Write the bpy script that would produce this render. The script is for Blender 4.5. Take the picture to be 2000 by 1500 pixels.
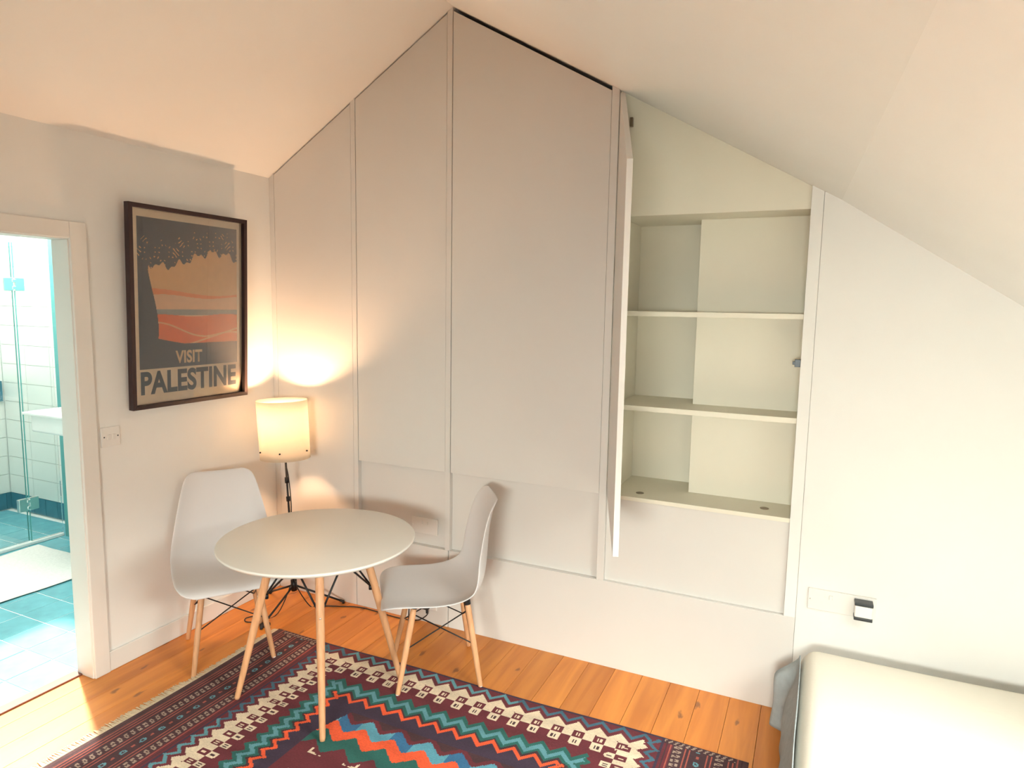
import bpy, bmesh, math, random
import numpy as np
from mathutils import Vector, Matrix
random.seed(7)
scene = bpy.context.scene
for o in list(bpy.data.objects): bpy.data.objects.remove(o)
C = scene.collection
R = math.radians

# ------------------------------------------------------------------ camera
YAW, PIT, ROL = 0.430038316, -0.115698718, 0.0170376328
CAM = Vector((2.53382206*1.1, -2.57056384*1.1, 1.65))
fw = Vector((-math.sin(YAW)*math.cos(PIT), math.cos(YAW)*math.cos(PIT), math.sin(PIT)))
rt = fw.cross(Vector((0, 0, 1))).normalized(); up = rt.cross(fw)
r2 = math.cos(ROL)*rt+math.sin(ROL)*up; u2 = -math.sin(ROL)*rt+math.cos(ROL)*up
cd = bpy.data.cameras.new('camera'); cam = bpy.data.objects.new('camera', cd); C.objects.link(cam)
cd.sensor_width = 36; cd.lens = 36*1292.03/2000; cd.clip_start = 0.02
m = Matrix((r2, u2, -fw)).transposed().to_4x4(); m.translation = CAM; cam.matrix_world = m
scene.camera = cam

# ------------------------------------------------------------------ world, daylight, exposure
scene.view_settings.view_transform = 'Standard'; scene.view_settings.look = 'None'
scene.view_settings.gamma = 1; scene.view_settings.exposure = 0.15
w = bpy.data.worlds.new('sky'); scene.world = w; w.use_nodes = True
w.node_tree.nodes['Background'].inputs[0].default_value = (0.80, 0.90, 1.0, 1)
w.node_tree.nodes['Background'].inputs[1].default_value = 1.0

def light(name, kind, loc, direction, energy, color, **kw):
    l = bpy.data.lights.new(name, kind); l.energy = energy; l.color = color
    for k, v in kw.items(): setattr(l, k, v)
    o = bpy.data.objects.new(name, l); C.objects.link(o); o.location = loc
    if direction is not None: o.rotation_euler = Vector(direction).to_track_quat('-Z', 'Y').to_euler()
    return o
DAY = (0.98, 1.0, 0.90)
# daylight through the roof window in the right slope (out of frame) and the bathroom skylight
light('roof_window_daylight', 'AREA', (3.78, -1.65, 1.62), (-0.553, 0, -0.833), 100, DAY, shape='RECTANGLE', size=1.25, size_y=0.75)
light('gable_window_daylight', 'AREA', (2.9, -5.9, 1.95), (0, 1, -.25), 860, DAY, shape='RECTANGLE', size=2.6, size_y=1.2)
light('bathroom_skylight_daylight', 'AREA', (-1.8, -.525, 2.435), (0, 0, -1), 68, (1.0, 0.98, 0.88), shape='RECTANGLE', size=1.36, size_y=.92)
light('sun', 'SUN', (-4, -1, 6), (0.52, -.26, -0.82), 16.0, (1.0, 0.93, 0.80), angle=R(2.5))

# ------------------------------------------------------------------ materials
def mat(name, color, rough=0.5, bump=0.0, bscale=200, var=0.0, vscale=8, spec=0.5, metal=0.0, stretch=(1, 1, 1)):
    m = bpy.data.materials.new(name); m.use_nodes = True; nt = m.node_tree; b = nt.nodes['Principled BSDF']
    b.inputs['Base Color'].default_value = (*color, 1); b.inputs['Roughness'].default_value = rough
    b.inputs['Specular IOR Level'].default_value = spec; b.inputs['Metallic'].default_value = metal
    tc = nt.nodes.new('ShaderNodeTexCoord'); mp = nt.nodes.new('ShaderNodeMapping'); mp.inputs['Scale'].default_value = stretch
    nt.links.new(tc.outputs['Object'], mp.inputs[0])
    if var:
        n = nt.nodes.new('ShaderNodeTexNoise'); n.inputs['Scale'].default_value = vscale; n.inputs['Detail'].default_value = 4
        nt.links.new(mp.outputs[0], n.inputs['Vector'])
        r = nt.nodes.new('ShaderNodeValToRGB'); r.color_ramp.elements[0].position = .3; r.color_ramp.elements[1].position = .7
        r.color_ramp.elements[0].color = (*[c*(1-var) for c in color], 1); r.color_ramp.elements[1].color = (*[min(1, c*(1+var)) for c in color], 1)
        nt.links.new(n.outputs[0], r.inputs[0]); nt.links.new(r.outputs[0], b.inputs['Base Color'])
    if bump:
        n = nt.nodes.new('ShaderNodeTexNoise'); n.inputs['Scale'].default_value = bscale; n.inputs['Detail'].default_value = 3
        nt.links.new(mp.outputs[0], n.inputs['Vector'])
        bp = nt.nodes.new('ShaderNodeBump'); bp.inputs['Strength'].default_value = bump; bp.inputs['Distance'].default_value = 0.002
        nt.links.new(n.outputs[0], bp.inputs['Height']); nt.links.new(bp.outputs[0], b.inputs['Normal'])
    return m
def srgb(r, g, b):
    f = lambda c: (c/255/12.92 if c <= 10 else ((c/255+.055)/1.055)**2.4)
    return (f(r), f(g), f(b))

M = {}
M['paint'] = mat('wall_paint', (.80, .795, .775), .75, .06, 260, .012, 3)
M['cream'] = mat('right_wall_paint', (.80, .795, .775), .7, .05, 260, .01, 3)
M['ceil'] = mat('ceiling_paint', (.87, .87, .855), .8, .05, 260, .01, 3)
M['bright'] = mat('lit_slope_paint', (.93, .93, .92), .7, .05, 260, .01, 3)  # paler than the ceiling above: the slope's brighter light put into its colour
M['ward'] = mat('wardrobe_satin_paint', (.70, .68, .655), .38, .04, 300, .01, 4)
M['recess'] = mat('alcove_paint', (.78, .745, .63), .5, .04, 300, .01, 4)
M['trim'] = mat('trim_gloss_paint', (.76, .745, .715), .38, .04, 150, .015, 6)
M['plastic'] = mat('white_shell_plastic', (.68, .67, .68), .5, .05, 500)
M['socket'] = mat('white_socket_plastic', (.78, .76, .73), .3, .02, 300)
M['tabletop'] = mat('white_lacquer_tabletop', (.80, .78, .73), .30, .02, 300)
M['rod'] = mat('black_wire_metal', (.012, .012, .014), .4, .05, 300, metal=.3)
M['rubber'] = mat('black_rubber', (.015, .013, .013), .6, .1, 300)
M['chrome'] = mat('chrome', (.85, .87, .85), .28, .03, 200, metal=1)
M['dark'] = mat('dark_steel', (.05, .055, .06), .35, .05, 200, metal=.6)
M['frame'] = mat('dark_wenge_frame', srgb(44, 24, 26), .45, .1, 120, .15, 30, stretch=(8, 8, 1))
M['grommet'] = mat('brass_grommet', (.25, .2, .14), .4, .05, 200, metal=.7)
M['duvet'] = mat('ivory_cotton_duvet', (.76, .71, .62), .85, .25, 60, .01, 5)
M['grey'] = mat('grey_linen', srgb(158, 165, 167), .9, .4, 250, .08, 40)
M['mattress'] = mat('mattress_ticking', (.75, .74, .72), .9, .2, 80)
M['bedwood'] = mat('bed_base_wood', (.35, .2, .1), .6, .1, 30, .2, 10)
M['thresh'] = mat('threshold_wood', srgb(120, 72, 56), .5, .1, 60, .15, 20)
M['tile_teal'] = mat('teal_floor_tile', srgb(110, 178, 190), .25, .05, 80, .18, 6)
M['tile_dark'] = mat('dark_teal_skirting_tile', srgb(60, 115, 135), .25, .05, 80, .15, 8)
M['tile_white'] = mat('white_glazed_tile', (.80, .81, .77), .2, .03, 40, .02, 5)
M['grout'] = mat('pale_grout', (.75, .8, .78), .9, .1, 300)
M['bathwall'] = mat('bathroom_paint', (.78, .83, .81), .7, .05, 200)
M['tealwall'] = mat('teal_bathroom_paint', srgb(90, 165, 165), .5, .05, 200)
M['ceramic'] = mat('white_ceramic', (.85, .85, .83), .15, .01, 60)
M['mat'] = mat('white_bath_mat_pile', (.82, .80, .76), .95, .8, 180, .05, 60)
M['bone'] = mat('bone_fringe', srgb(215, 195, 165), .9, .5, 300, .1, 60)
M['sub'] = mat('dark_subfloor', (.06, .03, .015), .9, .1, 50)

def wood_mat(name, light_c, dark_c, rough, axis_stretch, gscale, knots=False):
    m = bpy.data.materials.new(name); m.use_nodes = True; nt = m.node_tree; L = nt.links; b = nt.nodes['Principled BSDF']
    b.inputs['Roughness'].default_value = rough
    tc = nt.nodes.new('ShaderNodeTexCoord'); oi = nt.nodes.new('ShaderNodeObjectInfo')
    off = nt.nodes.new('ShaderNodeVectorMath'); off.operation = 'ADD'
    sc = nt.nodes.new('ShaderNodeVectorMath'); sc.operation = 'SCALE'; sc.inputs[0].default_value = (3, 17, 5)
    L.new(oi.outputs['Random'], sc.inputs['Scale']); L.new(tc.outputs['Object'], off.inputs[0]); L.new(sc.outputs[0], off.inputs[1])
    mp = nt.nodes.new('ShaderNodeMapping'); mp.inputs['Scale'].default_value = axis_stretch; L.new(off.outputs[0], mp.inputs[0])
    n1 = nt.nodes.new('ShaderNodeTexNoise'); n1.inputs['Scale'].default_value = gscale; n1.inputs['Detail'].default_value = 6; n1.inputs['Distortion'].default_value = .6
    L.new(mp.outputs[0], n1.inputs['Vector'])
    rp = nt.nodes.new('ShaderNodeValToRGB'); rp.color_ramp.elements[0].position = .32; rp.color_ramp.elements[1].position = .68
    rp.color_ramp.elements[0].color = (*dark_c, 1); rp.color_ramp.elements[1].color = (*light_c, 1); L.new(n1.outputs[0], rp.inputs[0])
    hv = nt.nodes.new('ShaderNodeHueSaturation'); L.new(rp.outputs[0], hv.inputs['Color'])
    mr = nt.nodes.new('ShaderNodeMapRange'); mr.inputs['To Min'].default_value = .82; mr.inputs['To Max'].default_value = 1.15
    L.new(oi.outputs['Random'], mr.inputs[0]); L.new(mr.outputs[0], hv.inputs['Value'])
    col = hv.outputs[0]
    if knots:
        mk = nt.nodes.new('ShaderNodeMapping'); mk.inputs['Scale'].default_value = (13, 5.2, 1); L.new(off.outputs[0], mk.inputs[0])
        nd = nt.nodes.new('ShaderNodeTexNoise'); nd.inputs['Scale'].default_value = 3; L.new(mk.outputs[0], nd.inputs['Vector'])
        ad = nt.nodes.new('ShaderNodeMixRGB'); ad.blend_type = 'ADD'; ad.inputs[0].default_value = .42
        L.new(mk.outputs[0], ad.inputs[1]); L.new(nd.outputs['Color'], ad.inputs[2])
        vo = nt.nodes.new('ShaderNodeTexVoronoi'); vo.voronoi_dimensions = '2D'; vo.inputs['Scale'].default_value = .55; L.new(ad.outputs[0], vo.inputs['Vector'])
        sx = nt.nodes.new('ShaderNodeSeparateColor'); L.new(vo.outputs['Color'], sx.inputs[0])
        gt = nt.nodes.new('ShaderNodeMath'); gt.operation = 'GREATER_THAN'; gt.inputs[1].default_value = .38; L.new(sx.outputs[0], gt.inputs[0])
        kr = nt.nodes.new('ShaderNodeValToRGB'); kr.color_ramp.elements[0].position = .035; kr.color_ramp.elements[1].position = .085
        kr.color_ramp.elements[0].color = (1, 1, 1, 1); kr.color_ramp.elements[1].color = (0, 0, 0, 1); L.new(vo.outputs['Distance'], kr.inputs[0])
        mu = nt.nodes.new('ShaderNodeMath'); mu.operation = 'MULTIPLY'; L.new(kr.outputs[0], mu.inputs[0]); L.new(gt.outputs[0], mu.inputs[1])
        mu2 = nt.nodes.new('ShaderNodeMath'); mu2.operation = 'MULTIPLY'; mu2.inputs[1].default_value = .68; L.new(mu.outputs[0], mu2.inputs[0])
        mx = nt.nodes.new('ShaderNodeMixRGB'); mx.inputs[2].default_value = (.13, .04, .02, 1); L.new(mu2.outputs[0], mx.inputs[0]); L.new(col, mx.inputs[1])
        col = mx.outputs[0]
    L.new(col, b.inputs['Base Color'])
    bp = nt.nodes.new('ShaderNodeBump'); bp.inputs['Strength'].default_value = .08; bp.inputs['Distance'].default_value = .002
    L.new(n1.outputs[0], bp.inputs['Height']); L.new(bp.outputs[0], b.inputs['Normal'])
    return m
M['plank'] = wood_mat('varnished_pine_boards', (.72, .265, .046), (.54, .17, .026), .38, (9, .7, 3), 2.2, True)
M['beech'] = wood_mat('beech_dowel', (.66, .36, .19), (.54, .27, .13), .45, (20, 20, 1.5), 3)

def vcol_mat(name, rough, bump, bscale, stretch=(1, 1, 1), coat=0, var=.12):
    m = bpy.data.materials.new(name); m.use_nodes = True; nt = m.node_tree; L = nt.links; b = nt.nodes['Principled BSDF']
    a = nt.nodes.new('ShaderNodeAttribute'); a.attribute_name = 'pattern'
    tc = nt.nodes.new('ShaderNodeTexCoord'); mp = nt.nodes.new('ShaderNodeMapping'); mp.inputs['Scale'].default_value = stretch
    n = nt.nodes.new('ShaderNodeTexNoise'); n.inputs['Scale'].default_value = bscale; n.inputs['Detail'].default_value = 3
    L.new(tc.outputs['Object'], mp.inputs[0]); L.new(mp.outputs[0], n.inputs['Vector'])
    mr = nt.nodes.new('ShaderNodeMapRange'); mr.inputs['From Min'].default_value = .3; mr.inputs['From Max'].default_value = .7
    mr.inputs['To Min'].default_value = 1-var; mr.inputs['To Max'].default_value = 1+var; L.new(n.outputs[0], mr.inputs[0])
    hv = nt.nodes.new('ShaderNodeHueSaturation'); L.new(a.outputs['Color'], hv.inputs['Color']); L.new(mr.outputs[0], hv.inputs['Value'])
    L.new(hv.outputs[0], b.inputs['Base Color']); b.inputs['Roughness'].default_value = rough
    b.inputs['Coat Weight'].default_value = coat; b.inputs['Coat Roughness'].default_value = .03
    if bump:
        bp = nt.nodes.new('ShaderNodeBump'); bp.inputs['Strength'].default_value = bump; bp.inputs['Distance'].default_value = .002
        L.new(n.outputs[0], bp.inputs['Height']); L.new(bp.outputs[0], b.inputs['Normal'])
    return m
M['kilim'] = vcol_mat('woven_kilim_wool', .95, .5, 140, (1, 2.5, 1), 0, .16)
M['print'] = vcol_mat('printed_poster_paper', .6, 0, 30, (1, 1, 1), .35, .03)

def glass_mat(name, tint, trans=.85):
    m = bpy.data.materials.new(name); m.use_nodes = True; nt = m.node_tree; nt.nodes.clear(); L = nt.links
    out = nt.nodes.new('ShaderNodeOutputMaterial'); tr = nt.nodes.new('ShaderNodeBsdfTransparent'); tr.inputs[0].default_value = (*tint, 1)
    gl = nt.nodes.new('ShaderNodeBsdfGlossy'); gl.inputs['Roughness'].default_value = .02
    fr = nt.nodes.new('ShaderNodeFresnel'); fr.inputs[0].default_value = 1.45
    mx = nt.nodes.new('ShaderNodeMixShader'); L.new(fr.outputs[0], mx.inputs[0]); L.new(tr.outputs[0], mx.inputs[1]); L.new(gl.outputs[0], mx.inputs[2])
    L.new(mx.outputs[0], out.inputs[0]); return m
M['glass'] = glass_mat('shower_glass', (.965, .99, .985))
M['pane'] = glass_mat('roof_window_glass', (.97, .98, .98))
M['glassedge'] = mat('green_glass_edge', srgb(95, 170, 165), .2, .02, 60)
def shade_mat():
    m = bpy.data.materials.new('parchment_lamp_shade'); m.use_nodes = True; nt = m.node_tree; nt.nodes.clear(); L = nt.links
    out = nt.nodes.new('ShaderNodeOutputMaterial'); d = nt.nodes.new('ShaderNodeBsdfDiffuse'); t = nt.nodes.new('ShaderNodeBsdfTranslucent')
    n = nt.nodes.new('ShaderNodeTexNoise'); n.inputs['Scale'].default_value = 40
    r = nt.nodes.new('ShaderNodeValToRGB'); r.color_ramp.elements[0].color = (.93, .90, .82, 1); r.color_ramp.elements[1].color = (.96, .93, .86, 1)
    L.new(n.outputs[0], r.inputs[0]); L.new(r.outputs[0], d.inputs[0]); L.new(r.outputs[0], t.inputs[0])
    mx = nt.nodes.new('ShaderNodeMixShader'); mx.inputs[0].default_value = .85; L.new(d.outputs[0], mx.inputs[1]); L.new(t.outputs[0], mx.inputs[2])
    L.new(mx.outputs[0], out.inputs[0]); return m
M['shade'] = shade_mat()
def emit_mat(name, color, s):
    m = bpy.data.materials.new(name); m.use_nodes = True; nt = m.node_tree; b = nt.nodes['Principled BSDF']
    b.inputs['Base Color'].default_value = (.9, .9, .85, 1); b.inputs['Emission Color'].default_value = (*color, 1); b.inputs['Emission Strength'].default_value = s
    return m
M['bulb'] = emit_mat('lamp_bulb_glass', (1, .58, .31), 790)

# ------------------------------------------------------------------ mesh helpers
def link(o, parent=None):
    C.objects.link(o)
    if parent is not None: o.parent = parent
    return o
def mesh_obj(name, verts, faces, material, parent=None, smooth=False):
    me = bpy.data.meshes.new(name); me.from_pydata([tuple(v) for v in verts], [], faces); me.update()
    bm = bmesh.new(); bm.from_mesh(me); bmesh.ops.recalc_face_normals(bm, faces=bm.faces); bm.to_mesh(me); bm.free()
    if smooth:
        for p in me.polygons: p.use_smooth = True
    if material is not None: me.materials.append(M[material] if isinstance(material, str) else material)
    return link(bpy.data.objects.new(name, me), parent)
def bevel(o, wdt=.002, seg=2):
    b = o.modifiers.new('bevel', 'BEVEL'); b.width = wdt; b.segments = seg; b.limit_method = 'ANGLE'; b.angle_limit = R(40)
    return o
BF = [(0, 1, 3, 2), (4, 6, 7, 5), (0, 4, 5, 1), (2, 3, 7, 6), (0, 2, 6, 4), (1, 5, 7, 3)]
def boxv(x0, x1, y0, y1, z0, z1): return [(x, y, z) for x in (x0, x1) for y in (y0, y1) for z in (z0, z1)]
def box(name, x0, x1, y0, y1, z0, z1, material, parent=None, bv=0.0):
    o = mesh_obj(name, boxv(x0, x1, y0, y1, z0, z1), BF, material, parent)
    if bv: bevel(o, bv)
    return o
def boxes(name, L, material, parent=None, bv=0):
    V, F = [], []
    for b in L:
        k = len(V); V += boxv(*b); F += [tuple(i+k for i in f) for f in BF]
    o = mesh_obj(name, V, F, material, parent)
    if bv: bevel(o, bv)
    return o
def prism_vf(poly, a0, a1, axis):
    """poly: 2D points; extruded between a0 and a1 along axis ('y': poly is xz, 'z': poly is xy, 'x': poly is yz)"""
    def P(p, a):
        return {'y': (p[0], a, p[1]), 'z': (p[0], p[1], a), 'x': (a, p[0], p[1])}[axis]
    n = len(poly); V = [P(p, a0) for p in poly]+[P(p, a1) for p in poly]
    F = [tuple(range(n)), tuple(range(2*n-1, n-1, -1))]+[(i, (i+1) % n, (i+1) % n+n, i+n) for i in range(n)]
    return V, F
def prism(name, poly, a0, a1, axis, material, parent=None, bv=0):
    V, F = prism_vf(poly, a0, a1, axis); o = mesh_obj(name, V, F, material, parent)
    if bv: bevel(o, bv)
    return o
def merge(parts):
    V, F = [], []
    for v, f in parts:
        k = len(V); V += list(v); F += [tuple(i+k for i in q) for q in f]
    return V, F
def tube_vf(pts, rad, n=10):
    pts = [Vector(p) for p in pts]; rr = rad if isinstance(rad, (list, tuple)) else [rad]*len(pts)
    V, F = [], []; a = None
    for i, p in enumerate(pts):
        t = (pts[min(i+1, len(pts)-1)]-pts[max(i-1, 0)]).normalized()
        if a is None: a = t.orthogonal().normalized()
        a = (a-t*a.dot(t)).normalized(); b = t.cross(a)
        for k in range(n):
            an = 2*math.pi*k/n; V.append(p+(a*math.cos(an)+b*math.sin(an))*rr[i])
    for i in range(len(pts)-1):
        for k in range(n): F.append((i*n+k, i*n+(k+1) % n, (i+1)*n+(k+1) % n, (i+1)*n+k))
    F.append(tuple(range(n-1, -1, -1))); F.append(tuple(range((len(pts)-1)*n, len(pts)*n)))
    return V, F
def tube(name, pts, rad, material, parent=None, n=10):
    V, F = tube_vf(pts, rad, n); return mesh_obj(name, V, F, material, parent, True)
def lathe(name, prof, material, parent=None, n=48, loc=(0, 0, 0), closed=False):
    V, F = [], []
    for r, z in prof:
        for k in range(n):
            an = 2*math.pi*k/n; V.append((loc[0]+r*math.cos(an), loc[1]+r*math.sin(an), loc[2]+z))
    for i in range(len(prof)-1):
        for k in range(n): F.append((i*n+k, i*n+(k+1) % n, (i+1)*n+(k+1) % n, (i+1)*n+k))
    if closed:
        F.append(tuple(range(n-1, -1, -1))); F.append(tuple(range((len(prof)-1)*n, len(prof)*n)))
    return mesh_obj(name, V, F, material, parent, True)
def smooth_path(pts, k=6):
    P = [Vector(p) for p in pts]; out = []
    for i in range(len(P)-1):
        p0, p1, p2, p3 = P[max(i-1, 0)], P[i], P[i+1], P[min(i+2, len(P)-1)]
        for j in range(k):
            t = j/k; out.append(.5*((2*p1)+(p2-p0)*t+(2*p0-5*p1+4*p2-p3)*t*t+(3*p1-p0-3*p2+p3)*t**3))
    return out+[P[-1]]
def empty(name, loc=(0, 0, 0), rz=0):
    o = bpy.data.objects.new(name, None); C.objects.link(o); o.location = loc; o.rotation_euler = (0, 0, rz); o.empty_display_size = .1
    return o
def tag(o, label, cat, group=None):
    o['label'] = label; o['category'] = cat
    if group: o['group'] = group
    return o
def struct(o, label=None, cat=None):
    o['kind'] = 'structure'
    if label: o['label'] = label
    if cat: o['category'] = cat
    return o
def grid_pattern(name, nu, nv, fpos, colors, material, parent=None):
    """flat woven/printed sheet: nu x nv faces with one pattern colour per face"""
    us = np.arange(nu+1); vs = np.arange(nv+1); U, W = np.meshgrid(us, vs)
    co = fpos(U.ravel()/nu, W.ravel()/nv)
    i = np.arange(nu*nv); q = (i//nu)*(nu+1)+i % nu
    faces = np.stack([q, q+1, q+nu+2, q+nu+1], 1).astype(np.int32)
    me = bpy.data.meshes.new(name); me.vertices.add(len(co)); me.vertices.foreach_set('co', co.astype(np.float32).ravel())
    me.loops.add(faces.size); me.loops.foreach_set('vertex_index', faces.ravel())
    me.polygons.add(len(faces)); me.polygons.foreach_set('loop_start', np.arange(0, faces.size, 4, dtype=np.int32)); me.polygons.foreach_set('loop_total', np.full(len(faces), 4, np.int32))
    me.update(calc_edges=True)
    at = me.color_attributes.new('pattern', 'FLOAT_COLOR', 'CORNER')
    cc = np.ones((len(faces), 4), np.float32); cc[:, :3] = colors; at.data.foreach_set('color', np.repeat(cc, 4, 0).ravel())
    me.materials.append(M[material]); me.validate()
    return link(bpy.data.objects.new(name, me), parent)

# ------------------------------------------------------------------ room shell
RX, RZ = 1.157, 3.031                       # ridge
FX, FZ = 2.84, 2.0707                        # fold in the right slope
def ceil_z(x):
    if x <= RX: return 2.331+(RZ-2.331)*x/RX
    if x <= FX: return RZ+(FZ-RZ)*(x-RX)/(FX-RX)
    return FZ-.662*(x-FX)
XR, YB, YF = 4.40, -4.6, .62
def slope(x0, x1, y0, y1, t=.12):
    return prism_vf([(x0, ceil_z(x0)), (x1, ceil_z(x1)), (x1, ceil_z(x1)+t), (x0, ceil_z(x0)+t)], y0, y1, 'y')
# floor boards, all running away from the camera parallel to the left wall
floor = struct(box('floor', -.1, XR+.05, YB, YF, -.08, -.022, 'sub'), 'orange varnished pine floorboards', 'floor')
bw = .1265; x = 1.408-bw*12
first = None
while x < XR:
    x0, x1 = max(x+.0007, -.095), min(x+bw-.0007, XR)
    if x1 > x0:
        p = box('plank', -(x1-x0)/2, (x1-x0)/2, YB, .03, -.022, 0, 'plank', floor, .0007); p.location.x = (x0+x1)/2
    x += bw
def fold(y): return FX-.0315*y              # the fold runs slightly askew of the ridge
def za(x): return RZ+(FZ-RZ)*(x-RX)/(FX-RX)
def zb(x): return FZ-.662*(x-FX)
def slab4(c, zf, t=.12):
    V = [(x, y, zf(x)) for x, y in c]+[(x, y, zf(x)+t) for x, y in c]
    return V, [(0, 1, 2, 3), (7, 6, 5, 4), (0, 4, 5, 1), (1, 5, 6, 2), (2, 6, 7, 3), (3, 7, 4, 0)]
V, F = merge([slope(-.10, RX, YB-.1, YF), slab4([(RX, YB-.1), (fold(YB-.1), YB-.1), (fold(0), 0), (RX, 0)], za), slope(RX, FX, 0, YF)])
struct(mesh_obj('ceiling', V, F, 'ceil'), 'sloping attic ceiling with a ridge', 'ceiling')
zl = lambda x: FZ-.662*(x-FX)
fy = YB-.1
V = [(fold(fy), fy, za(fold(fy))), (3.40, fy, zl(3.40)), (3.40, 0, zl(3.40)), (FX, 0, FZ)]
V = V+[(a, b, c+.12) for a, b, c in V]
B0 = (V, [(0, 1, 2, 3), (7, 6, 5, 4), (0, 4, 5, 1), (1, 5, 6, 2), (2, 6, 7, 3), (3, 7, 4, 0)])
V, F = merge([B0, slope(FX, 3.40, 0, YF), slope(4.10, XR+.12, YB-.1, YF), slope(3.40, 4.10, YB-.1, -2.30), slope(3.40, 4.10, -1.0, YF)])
struct(mesh_obj('ceiling_lower', V, F, 'bright'), 'white lower slope above the bed, lightened to look lit', 'ceiling')
# left wall with the bathroom doorway
DY0, DY1, DZ = -1.90, -1.105, 1.893
struct(boxes('wall_left', [(-.10, 0, YB, DY0-.018, 0, 2.34), (-.10, 0, DY1+.018, YF, 0, 2.34), (-.10, 0, DY0-.018, DY1+.018, DZ+.018, 2.34)], 'paint'), 'white wall with poster and doorway', 'wall')
struct(boxes('wall_front', [(-.1, 2.28, YB-.1, YB, 0, 3.1), (3.32, XR+.1, YB-.1, YB, 0, 3.1), (2.28, 3.32, YB-.1, YB, 0, .90), (2.28, 3.32, YB-.1, YB, 1.75, 3.1)], 'paint'), 'white wall behind the viewer', 'wall')
struct(boxes('wall_right', [(XR, XR+.1, YB, YF, 0, 1.10)], 'paint'), 'low white knee wall under the slope', 'wall')
struct(prism('wall_back', [(2.78, 0), (XR, 0), (XR, ceil_z(XR)), (FX, FZ), (2.78, ceil_z(2.78))], 0, .08, 'y', 'cream'), 'white end wall beside the bed', 'wall')
V, F = prism_vf([(-.1, 0), (XR, 0), (XR, ceil_z(XR)), (FX, FZ), (RX, RZ), (-.1, ceil_z(-.1))], .58, .62, 'y')
struct(mesh_obj('wall_gable', V, F, 'paint'), 'gable wall behind the wardrobes', 'wall')
# roof window
def on_slope(x, d): return (x, FZ-.662*(x-FX)+d)
for wn, y0, y1, lb in (('window_1', -2.3, -1.0, 'roof window above the bed'),):
    rw = struct(empty(wn), lb, 'window')
    for (xa, xb, ya, yb) in ((3.40, 3.45, y0, y1), (4.05, 4.10, y0, y1), (3.45, 4.05, y0, y0+.05), (3.45, 4.05, y1-.05, y1)):
        prism('window_frame', [on_slope(xa, .03), on_slope(xb, .03), on_slope(xb, .10), on_slope(xa, .10)], ya, yb, 'y', 'trim', rw)
    prism('pane', [on_slope(3.45, .06), on_slope(4.05, .06), on_slope(4.05, .066), on_slope(3.45, .066)], y0+.05, y1-.05, 'y', 'pane', rw)
w3 = struct(empty('window_3'), 'window in the gable behind the viewer', 'window')
boxes('window_frame', [(2.28, 2.33, YB-.09, YB-.05, .90, 1.75), (3.27, 3.32, YB-.09, YB-.05, .90, 1.75), (2.33, 3.27, YB-.09, YB-.05, .90, .95), (2.33, 3.27, YB-.09, YB-.05, 1.70, 1.75)], 'trim', w3)
box('pane', 2.33, 3.27, YB-.075, YB-.069, .95, 1.70, 'pane', w3)
# door lining and architrave, baseboard
d1 = struct(empty('door_1'), 'white painted door frame to the bathroom', 'door frame')
boxes('door_lining', [(-.105, .004, DY1-.0, DY1+.018, 0, DZ), (-.105, .004, DY0-.018, DY0, 0, DZ), (-.105, .004, DY0-.018, DY1+.018, DZ, DZ+.018)], 'trim', d1, .002)
boxes('architrave', [(0, .016, DY1+.004, DY1+.072, 0, DZ+.072), (0, .016, DY0-.072, DY0-.004, 0, DZ+.072), (0, .016, DY0-.004, DY1+.004, DZ+.004, DZ+.072)], 'trim', d1, .003)
box('threshold', -.125, -.07, DY0, DY1, -.01, .008, 'thresh', d1, .003)
struct(box('baseboard_left', 0, .012, DY1+.072, -.001, 0, .09, 'trim', None, .003), 'low white baseboard along the poster wall', 'baseboard')
struct(box('baseboard_left', 0, .012, YB, DY0-.072, 0, .09, 'trim', None, .003), 'white baseboard beyond the doorway', 'baseboard')
# plinth under the built-in wardrobes
pl = struct(empty('baseboard_back'), 'tall white plinth under the wardrobes', 'baseboard')
for a, b in ((0.013, .567), (.571, 1.147), (1.151, 2.779)): box('plinth_board', a, b, 0, .05, 0, .41, 'ward', pl, .0012)

# ------------------------------------------------------------------ built-in wardrobes
def top(x, g=.010): return ceil_z(x)-g
def slab(name, x0, x1, z0, y0, y1, material, parent, g=.010, bv=.0012):
    pts = [(x0, z0), (x1, z0), (x1, top(x1, g))]
    if x0 < RX < x1: pts.append((RX, top(RX, g)))
    pts.append((x0, top(x0, g)))
    return prism(name, pts, y0, y1, 'y', material, parent, bv)
c1 = tag(empty('wardrobe'), 'narrow built-in white wardrobe in the corner behind the lamp', 'wardrobe', 'built-in wardrobes')
slab('stile', .001, .034, .41, 0, .05, 'ward', c1, .001); slab('stile', .559, .587, .41, 0, .05, 'ward', c1, .0)
slab('door', .037, .558, .414, 0, .02, 'ward', c1, .008)
c2 = tag(empty('wardrobe'), 'middle built-in white wardrobe with a door rising to the ridge', 'wardrobe', 'built-in wardrobes')
slab('stile', 1.127, 1.155, .41, 0, .05, 'ward', c2, .0)
slab('door', .591, 1.126, .817, 0, .02, 'ward', c2, .008)
box('lower_panel', .5875, 1.1265, .026, .045, .4105, .813, 'ward', c2, .001)
c3 = tag(empty('wardrobe'), 'wide built-in white wardrobe right of the ridge', 'wardrobe', 'built-in wardrobes')
slab('stile', 1.934, 1.967, .41, 0, .05, 'ward', c3, .0)
slab('door', 1.159, 1.933, .817, 0, .02, 'ward', c3, .019)
box('lower_panel', 1.1555, 1.9335, .026, .045, .4105, .813, 'ward', c3, .001)
for c_, xa, xb in ((c1, .0, .587), (c2, .59, 1.155), (c3, 1.157, 1.966)):
    box('back_board', xa+.002, xb-.002, .55, .56, .05, min(ceil_z(xa), ceil_z(xb))-.02, 'ward', c_)
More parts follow.
